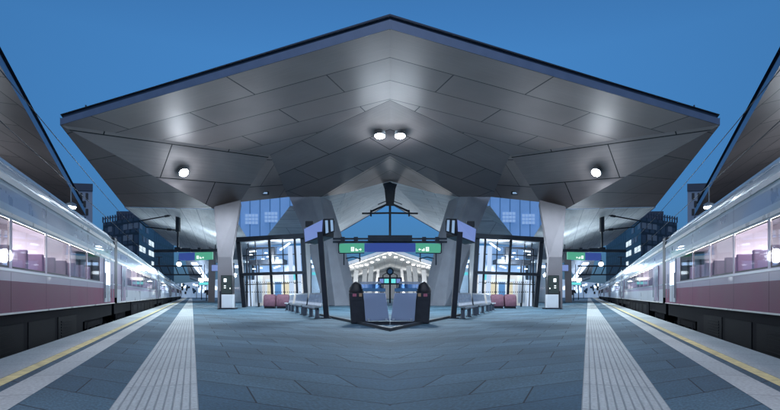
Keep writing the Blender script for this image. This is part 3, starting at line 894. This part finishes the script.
# ================================================================== CENTRAL MAST, SIGN BRIDGE
c = lambda px, py, dy=0.0: P(px, py, 41.2 + dy)
r = root('hanging_mast', c(390, 240), 1, 'dark wedge shaped mast hanging from the roof on the centre line', 'mast')
mb = MB()
t = c(390, 174, .0)
mb.hexa([c(383.6, 181, .4), c(396.4, 181, .4), c(396.4, 181, 1.0), c(383.6, 181, 1.0)][::-1],
        [V((p.x * .9, p.y, c(390, 160, .4).z)) for p in (c(383.6, 181, .4), c(396.4, 181, .4), c(396.4, 181, 1.0), c(383.6, 181, 1.0))])
mb.hexa([c(386.3, 206, .4), c(393.7, 206, .4), c(393.2, 206, .8), c(386.8, 206, .8)], [c(383.6, 180.9, .4), c(396.4, 180.9, .4), c(396.4, 180.9, 1.0), c(383.6, 180.9, 1.0)])
mb.build('head', M['dark_steel'], r, 1)
mb = MB(); mb.bar(c(390, 206, .6), c(390, 243, .6), .2, .2); mb.build('pole', M['dark_steel'], r, 1)
for S in (1, -1):
    mb = MB(); mb.bar(c(391, 203.5, .6), c(409, 211.5, 1), .10, .14); mb.bar(c(391, 213, .6), c(418, 213.5, .6), .09, .14)
    mb.bar(c(391, 200, .6), c(402, 204.5, .8), .06); mb.build('arm', M['dark_steel'], r, S)
    mb = MB(); mb.tube(c(409, 210, .6), c(409, 216.5, .6), .07); mb.build('insulator', M['dark_steel'], r, S)
    mb = MB(); mb.tube(c(396, 184, .5), c(394, 190, .4), .1); mb.build('bracket', M['dark_steel'], r, S)

Y = 30.0
c = lambda px, py, dy=0.0: P(px, py, 30.0 + dy)
def pictograms(mb, c_, x0, x1, y0, y1):
    """arrow, steps and a lift box, drawn as solid raised shapes along the sign"""
    def pt(u, v): return c_(x0 + (x1 - x0) * u, y0 + (y1 - y0) * v, -.20)
    def prism(pts):
        a = [pt(*p) for p in pts]; mb.hexa(a, [p + V((0, .02, 0)) for p in a])
    prism([(.0, .62), (.10, .30), (.10, .94)]); prism([(.10, .72), (.24, .72), (.24, .52), (.10, .52)])
    prism([(.32, .95), (.32, .62), (.44, .62), (.44, .95)]); prism([(.46, .95), (.46, .38), (.58, .38), (.58, .95)])
    prism([(.70, 1.0), (.70, .08), (.79, .08), (.79, 1.0)]); prism([(.91, 1.0), (.91, .08), (1.0, .08), (1.0, 1.0)])
    prism([(.79, .22), (.79, .08), (.91, .08), (.91, .22)]); prism([(.79, 1.0), (.79, .86), (.91, .86), (.91, 1.0)])
    prism([(.82, .80), (.82, .34), (.88, .34), (.88, .80)])
r = root('sign_bridge', c(390, 252), 1, 'wide hanging sign with blue middle and green ends below a dark girder in the centre', 'station sign')
mb = MB(); mb.bar(c(368, 238.5), c(412, 238.5), .35, .36); mb.bar(c(333, 242.0), c(447, 242.0), .16, .12); mb.bar(c(333, 238.8), c(447, 238.8), .12, .1)
for px in (343, 356, 424, 437): mb.cbox(c(px, 240), .24, .3, .34)
mb.build('girder', M['dark_steel'], r, 1)
for S in (1, -1):
    mb = MB(); q = [c(390, 251.6), c(415.6, 251.9), c(415.6, 243.4), c(390, 242.6)]
    mb.hexa(q, [p + V((0, .22, 0)) for p in q]); mb.build('blue_box', M['sign_blue'], r, S)
    mb = MB(); q = [c(415.8, 252.0), c(439.3, 252.9), c(441, 250.6), c(441, 245.2), c(439.3, 243.6), c(415.8, 243.2)]
    mb.hexa(q, [p + V((0, .22, 0)) for p in q]); mb.build('green_box', M['sign_green'], r, S)
    mb = MB(); pictograms(mb, lambda x, y, d: c(x, y, -.03), 418.5, 429, 246.6, 251.2); mb.build('pictogram', M['sign_mark'], r, S)
    mb = MB(); mb.bar(c(441.3, 253), c(441.3, 242.8), .06); mb.bar(c(415.7, 253.0, -.005), c(441, 253.3, -.005), .05)
    for px, py in ((420.3, 262), (436, 265)): mb.bar(c(px, 253, .1), c(px, py, .1), .06)
    mb.bar(c(419, 259, .1), c(427, 257, .1), .06); mb.bar(c(427, 257, .1), c(434, 258.5, .1), .06)
    mb.build('hanger', M['dark_steel'], r, S)

# ================================================================== SIDE SIGNS, GANTRIES, CATENARY
for S in (1, -1):
    Y = 40.0
    c = lambda px, py, dy=0.0: P(px, py, Y + dy)
    r = root('hanging_sign', c(585, 256), S, 'green and blue hanging sign on a thin gantry over the %s platform edge' % side(S), 'station sign', 'green and blue hanging signs')
    mb = MB(); mb.bar(c(562, 250.3, .2), c(626, 251.0, .2), .12, .22); mb.cbox(c(595, 250, .2), 1.0, .3, .3); mb.cbox(c(580.5, 249.6, .2), .22, .25, .3); mb.build('gantry', M['dark_steel'], r, S)
    mb = MB(); q = [c(567.8, 259.2), c(585.1, 260.2), c(585.1, 252.4), c(567.8, 251.9)]; mb.hexa(q, [p + V((0, .25, 0)) for p in q]); mb.build('green_box', M['sign_green'], r, S)
    mb = MB(); q = [c(585.3, 260.2), c(601.2, 260.4), c(601.2, 253.2), c(585.3, 252.4)]; mb.hexa(q, [p + V((0, .25, 0)) for p in q]); mb.build('blue_box', M['sign_blue'], r, S)
    mb = MB(); pictograms(mb, lambda x, y, d: c(x, y, -.03), 576.2, 583.5, 255.4, 258.8); mb.build('pictogram', M['sign_mark'], r, S)
    # catenary support hanging from the roof edge
    Y = 43.0
    q = lambda px, py, dy=0.0: P(px, py, Y + dy)
    r = root('catenary_mast', q(602, 250), S, 'dark hanging overhead line mast with two arms near the pale canopy on the %s' % side(S), 'mast', 'hanging overhead line masts')
    mb = MB(); mb.bar(q(602, 206), q(602, 232), .3, .3); mb.bar(q(602, 232), q(602, 250), .14, .14); mb.cbox(q(602, 249), .5, .3, .3); mb.build('pole', M['dark_steel'], r, S)
    for a, b in (((602, 214), (641, 221)), ((602, 230.5), (634, 227.0))):
        mb = MB(); mb.tube(q(*a), q(*b), .055); p0 = q(*a).lerp(q(*b), .22); p1 = q(*a).lerp(q(*b), .34)
        mb.tube(p0, p1, .10, .10, 8); mb.build('arm', M['dark_steel'], r, S)
    mb = MB(); mb.tube(q(634, 227), q(641, 221), .04); mb.build('steady_arm', M['dark_steel'], r, S)
    # far gantry
    Y = 75.0
    r = root('track_gantry', q(612, 285), S, 'distant dark lattice gantry spanning the tracks low over the %s train' % side(S), 'gantry', 'lattice gantries over the tracks')
    mb = MB(); a, b = P(578, 266, 75), P(640, 266, 75)
    mb.bar(a, b, .18, .2); mb.bar(a - V((0, 0, 1.3)), b - V((0, 0, 1.3)), .18, .2)
    for k in range(9):
        u = k / 8; lo = a.lerp(b, u) - V((0, 0, 1.3)); hi = a.lerp(b, min(1, u + .06)); mb.bar(lo, hi, .1)
    mb.build('beam', M['dark_steel'], r, S)
    mb = MB(); q1 = P(621, 257, 75); mb.bar(q1 + V((0, 0, -1.5)), q1, .14); mb.bar(q1 + V((-.5, 0, 0)), q1 + V((.5, 0, 0)), .1); mb.build('bracket', M['dark_steel'], r, S)
    # wires of the track
    for z, lab in ((4.9, 'lower contact wire'), (6.3, 'upper carrier wire')):
        mb = MB()
        ts = [6 + k * 6 for k in range(30)]
        pts = [W(4.1, t, z - (.35 * math.sin((t % 60) / 60 * math.pi) if z > 6 else 0)) for t in ts]
        for u, v in zip(pts, pts[1:]): mb.tube(u, v, .013, n=5)
        tag(mb.build('overhead_wire', M['black'], None, S), '%s strung along the track above the %s train' % (lab, side(S)), 'wire', 'overhead wires above the trains')

# ================================================================== BUILDINGS BEYOND THE TRACKS
for S in (1, -1):
    Y = 210.0
    q = lambda px, py, dy=0.0: P(px, py, Y + dy)
    x0 = q(687.5, 0).x; zt = q(0, 184).z; wd = 22.0
    r = root('office_tower', (x0, Y, -.9), S, 'dark slab tower with narrow slot windows rising behind the %s train' % side(S), 'tower', 'slot windowed towers')
    xb = x0 * (Y + 18) / Y + 1
    ft = lambda z, e=0: [V((x0 - e, Y - e, z)), V((x0 + wd + e, Y - 4 - e, z)), V((x0 + wd + 2, Y + 16, z)), V((xb, Y + 18, z))]
    mb = MB(); mb.hexa(ft(-.9), ft(zt - 3))
    mat_t = M.get('tower_wall') or mat('tower_wall', (.20, .25, .34), .6, 0, .1, .05)
    mb.build('wall', mat_t, r, S)
    mb = MB(); mb.hexa(ft(zt - 3, .35), ft(zt, .35))
    mb.build('penthouse', M['parapet'], r, S)
    rr = random.Random(3)
    for k in range(7):
        for j in range(9):
            if rr.random() < .22: continue
            u = .085 + j * .1 + (.03 if k % 2 else -.01)
            a = V((x0, Y, 0)).lerp(V((x0 + wd, Y - 4, 0)), u); z = zt - 6.6 - k * 3.3
            mb = MB(); mb.box(a + V((0, -.25, z)), (.85, -.155, 0), (0, .4, 0), (0, 0, 2.7)); mb.build('window', M['black'], r, S)
    # the office block with lit floors and a railing on the roof
    Y = 150.0
    x0, xm, x1 = q(629, 0).x, q(641, 0).x, q(700, 0).x
    zt = q(0, 217).z
    Yb = Y + 26
    r = root('office_block', (xm, Y, -.9), S, 'dark glazed office block with lit floors and roof railing behind the %s train' % side(S), 'office building', 'glazed office blocks')
    a, b, c_, d_ = V((xm, Y, 0)), V((x1, Y + 12, 0)), V((x1 - 4, Yb + 30, 0)), V((x0 * Yb / Y - 1.0, Yb, 0))
    zl = V((0, 0, -.9)); zh = V((0, 0, zt))
    mb = MB()
    for u, v in ((a, b), (b, c_), (c_, d_), (d_, a)):
        ln = (v - u).length
        mb.poly([u + zl, v + zl, v + zh, u + zh], 0, [(0, 0), (ln, 0), (ln, zt + .9), (0, zt + .9)])
    mb.poly([p + zh for p in (a, b, c_, d_)], 1)
    mb.build('wall', [M['facade_dark'], M['parapet']], r, S)
    rr = random.Random(11)
    nf = int(zt / 3.4)
    for (u, v, n) in ((d_, a, 5), (a, b, 7)):
        nrm = (v - u).normalized(); out = V((nrm.y, -nrm.x, 0))
        for k in range(nf):
            for j in range(n):
                x = rr.random()
                lit = x < (.34 if n == 5 else .07)
                if not lit and x > .5: continue
                p0 = u.lerp(v, (j + .12) / n); p1 = u.lerp(v, (j + .88) / n)
                z = .6 + k * 3.4
                q4 = [p0 + out * .12 + V((0, 0, z)), p1 + out * .12 + V((0, 0, z)), p1 + out * .12 + V((0, 0, z + 1.7)), p0 + out * .12 + V((0, 0, z + 1.7))]
                mb = MB(); mb.hexa(q4, [p - out * .1 for p in q4]); mb.build('window', M['office_lit' if lit else 'office_dim'], r, S)
    mb = MB()
    for (u, v, n) in ((d_, a, 9), (a, b, 14)):
        for k in range(n + 1):
            p0 = u.lerp(v, k / n) + zh; mb.bar(p0, p0 + V((0, 0, 1.9)), .3)
        mb.bar(u + zh + V((0, 0, 1.2)), v + zh + V((0, 0, 1.2)), .25)
    mb.build('roof_railing', M['parapet'], r, S)
    mb = MB(); mb.cbox(a.lerp(b, .4) + zh + V((0, 8, 1.6)), 9, 8, 3.2); mb.build('plant_room', M['parapet'], r, S)

# ================================================================== FAR HALL IN THE MIDDLE
hall = root('far_hall', (0, 90, 0), 1, 'bright far hall with pitched white ceiling and rows of spotlights below the centre sign', 'station hall')
apx, eav = P(390, 251, 80), P(441, 268.5, 80)
for S in (1, -1):
    mb = MB()
    b1, b2 = apx + V((0, 42, -1.0)), eav + V((2, 42, -.6))
    facet(mb, [apx, eav, b2, b1], V((0, 1, 0))); mb.build('ceiling', M['soffit_lit'], hall, S)
    mb = MB(); mb.bar(apx + V((0, 0, .3)), eav + V((0, 0, .3)), .3, .5); mb.poly([apx + V((0, 0, .5)), eav + V((0, 0, .5)), b2 + V((0, 0, 1)), b1 + V((0, 0, 1))]); mb.build('roof_edge', M['white_panel'], hall, S)
    for px, py in ((395.7, 257.2), (402.3, 259.8), (408, 262.3), (413.3, 264.7), (418.6, 265.7), (423.2, 266.6), (427.9, 267.5), (432.5, 268.5), (436.5, 269.3)):
        p = P(px, py, 81.5); mb = MB(); mb.lathe(p, [(.24, -.05), (.28, 0), (.2, .1)], 12); mb.build('spotlight', M['hall_spot'], hall, S)
    for px, wd, yt, Yc in ((411, .9, 266, 96), (417, .9, 266, 96), (404, .6, 268, 110), (426, .8, 270, 92)):
        p = P(px, 290, Yc); mb = MB(); top = P(px - 2.5, yt, Yc)
        mb.bar(V((p.x, Yc, 0)), top, wd, wd); mb.build('column', M['white_panel'], hall, S)
    lamp('hall_light', V((4.5, 88, 2.0)), 520, S, (1, .98, .95), .5, hall); lamp('hall_back_light', V((4.5, 108, 3)), 650, S, (1, .98, .95), .5, hall); lamp('vault_fill', V((4.5, 76, 4.0)), 450, S, (.85, .93, 1), .5, hall)  # last light has no fixture, added to brighten the vault
mb = MB(); mb.poly([(-14, 122, 0), (14, 122, 0), (14, 122, 7.5), (-14, 122, 7.5)]); mb.build('rear_wall', M['pale_wall'], hall, 1)
mb = MB(); p = P(390, 254, 80.5); mb.sphere(p, .22); mb.build('spotlight', M['hall_spot'], hall, 1)

# small dark round headed post and a row of screens
p = P(390, 270, 60)
r = root('display_row', P(390, 283, 50), 1, 'row of small blue and teal screens above the middle of the balustrade', 'display screens')
mb = MB(); mb.box(P(378, 284.5, 50), (P(402, 284.5, 50) - P(378, 284.5, 50)), (0, .3, 0), (0, 0, .72)); mb.build('housing', M['dark_steel'], r, 1)
for k, (xa, xb, m) in enumerate(((379.5, 383.5, 'screen_lilac'), (384.3, 388.8, 'screen_teal'), (391.2, 395.7, 'screen_teal'), (396.5, 400.5, 'screen_lilac'))):
    mb = MB(); a = P(xa, 283, 49.9); mb.box(a, P(xb, 283, 49.9) - a, (0, .05, 0), (0, 0, .42)); mb.build('screen', M[m], r, 1)
mb = MB()
for px in (381, 399): mb.bar(V((P(px, 290, 50).x, 50.1, 0)), P(px, 284, 50.1), .12)
mb.build('leg', M['dark_steel'], r, 1)
r = root('station_clock', V((0, 56, 0)), 1, 'small dark round headed post above the row of screens on the centre line', 'clock')
p = P(390, 271.5, 56)
mb = MB(); mb.bar(V((0, 56, 0)), p, .2); mb.build('post', M['dark_steel'], r, 1)
mb = MB(); mb.tube(p + V((0, -.12, 0)), p + V((0, .12, 0)), .42, .42, 20); mb.build('head', M['dark_steel'], r, 1)
mb = MB(); mb.tube(p + V((0, -.13, 0)), p + V((0, -.122, 0)), .26, .26, 18); mb.build('face', M['blue_rail'], r, 1)
for S in (1, -1):
    mb = MB(); q = P(397, 275, 56); mb.bar(V((q.x, 56, 0)), q, .12); mb.bar(q, p, .08); mb.build('strut', M['dark_steel'], r, S)

# ================================================================== CONCOURSE GLAZING BEHIND THE COLUMNS
for S in (1, -1):
    Y = 60.0
    q = lambda px, py, dy=0.0: P(px, py, Y + dy)
    g = lambda px, dy=0.0: V((q(px, 0).x, Y + dy, 0))
    r = root('concourse', g(510), S, 'lit glazed concourse front seen behind the %s columns and lobby' % side(S), 'concourse', 'glazed concourses')
    x0, x1 = 440, 556
    mb = MB(); mb.poly([g(x0, 4), g(x1, 4), q(x1, 262, 4), q(x0, 262, 4)]); mb.build('rear_wall', M['pale_wall'], r, S)
    mb = MB(); mb.box(q(x0, 263), q(x1, 263) - q(x0, 263), (0, 4, 0), (0, 0, .4)); mb.build('roof_slab', M['white_panel'], r, S)
    for k in range(13):
        px = x0 + (x1 - x0) * k / 12
        mb = MB(); mb.bar(g(px), q(px, 263), .14, .2); mb.build('mullion', M['dark_steel'], r, S)
    mb = MB(); mb.poly([g(x0, .05), g(x1, .05), q(x1, 263, .05), q(x0, 263, .05)]); mb.build('pane', M['pane'], r, S)
    for xa, xb, yy, m in ((458, 470, 268, 'tube_cool'), (446, 454, 270, 'tube_white'), (541, 554, 268, 'tube_cool'), (462, 468, 275, 'screen_teal'), (545, 552, 276, 'tube_white')):
        mb = MB(); a = q(xa, yy, 1.5); mb.box(a, q(xb, yy, 1.5) - a, (0, .1, 0), (0, 0, .35)); mb.build('light_panel', M[m], r, S)
    lamp('concourse_light', q(455, 275, -1), 900, S, parent=r)
    # upper glass front with the blue sheen, above the lobby
    a, b, c_, d_ = P(480, 242, 60), P(560, 242, 60), P(560, 200, 60), P(480, 194, 60)
    r = root('upper_hall', V((a.x, 60, a.z)), S, 'blue glazed upper hall seen above the %s lobby under the roof' % side(S), 'hall', 'blue glazed halls above the lobbies')
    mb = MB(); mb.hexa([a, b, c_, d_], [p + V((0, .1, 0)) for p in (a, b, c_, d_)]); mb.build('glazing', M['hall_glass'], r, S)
    for k in range(9):
        mb = MB(); u = k / 8; mb.bar(a.lerp(b, u) + V((0, -.05, 0)), d_.lerp(c_, u) + V((0, -.05, 0)), .07, .1); mb.build('mullion', M['blue_rail'], r, S)
    for cx in (509, 528.5):
        mb = MB()
        for iy in range(3):
            for ix in range(4):
                p = P(cx - 5 + ix * 3.3, 213.5 + iy * 3.6 + (cx - 509) * .1, 59.8); mb.cbox(p, .33, .06, .34)
        mb.build('lit_window', M['upper_lit'], r, S)

    # things around the vanishing point
    for px, py, Yq, wd, ht, m, lab in ((564.6, 268, 50, .7, .7, 'screen_lilac', 'small blue screen hanging beside the %s outer column'),
                                       (575.5, 279.5, 75, 1.9, .5, 'screen_white', 'white information board with lit face far along the %s platform'),
                                       (575.5, 283.5, 76, 1.7, .45, 'screen_teal', 'teal information board below the white one far along the %s platform'),
                                       (551.6, 270, 55, .1, .1, 'screen_pale', '')):
        if not lab: continue
        p = P(px, py, Yq)
        r = root('information_board', p, S, lab % side(S), 'information board')
        mb = MB(); mb.cbox(p, wd, .25, ht); mb.build('housing', M['black'], r, S)
        mb = MB(); mb.cbox(p + V((0, -.13, 0)), wd * .94, .01, ht * .86); mb.build('face', M[m], r, S)
        mb = MB(); mb.bar(p + V((0, 0, ht / 2)), p + V((0, 0, ht / 2 + 2)), .07); mb.build('hanger', M['dark_steel'], r, S)
    Y = 175.0
    r = root('far_station_front', g(577), S, 'hazy bright glass front closing the platform at the vanishing point on the %s' % side(S), 'station hall', 'bright fronts at the ends of the platforms')
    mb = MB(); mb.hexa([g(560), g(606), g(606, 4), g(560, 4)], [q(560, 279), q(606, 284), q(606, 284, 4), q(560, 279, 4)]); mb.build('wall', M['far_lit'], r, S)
    rr = random.Random(5)
    for k in range(44):
        px = 563 + rr.random() * 37; py = 284 + rr.random() * 9
        mb = MB(); mb.cbox(q(px, py, -.3), .35 + rr.random() * .5, .1, .3 + rr.random() * 1.2); mb.build('lit_window', M[rr.choice(['tube_cool', 'screen_white', 'dark_steel', 'dark_steel', 'blue_rail'])], r, S)
    for k, (px, Yq) in enumerate(((578.5, 95), (583.5, 130), (573.5, 80))):
        b0 = V((P(px, 0, Yq).x, Yq, 0))
        r = root('lamp_post', b0, S, '%s far slim lamp post near the vanishing point on the %s' % (('middle', 'outermost', 'innermost')[k], side(S)), 'lamp post', 'far lamp posts')
        mb = MB(); mb.tube(b0, b0 + V((0, 0, 3.4)), .09, .06, 8); mb.build('pole', M['dark_steel'], r, S)
        mb = MB(); mb.lathe(b0 + V((0, 0, 3.35)), [(.3, 0), (.32, .08), (.1, .2)], 12); mb.build('lamp_head', M['lamp_small'], r, S)
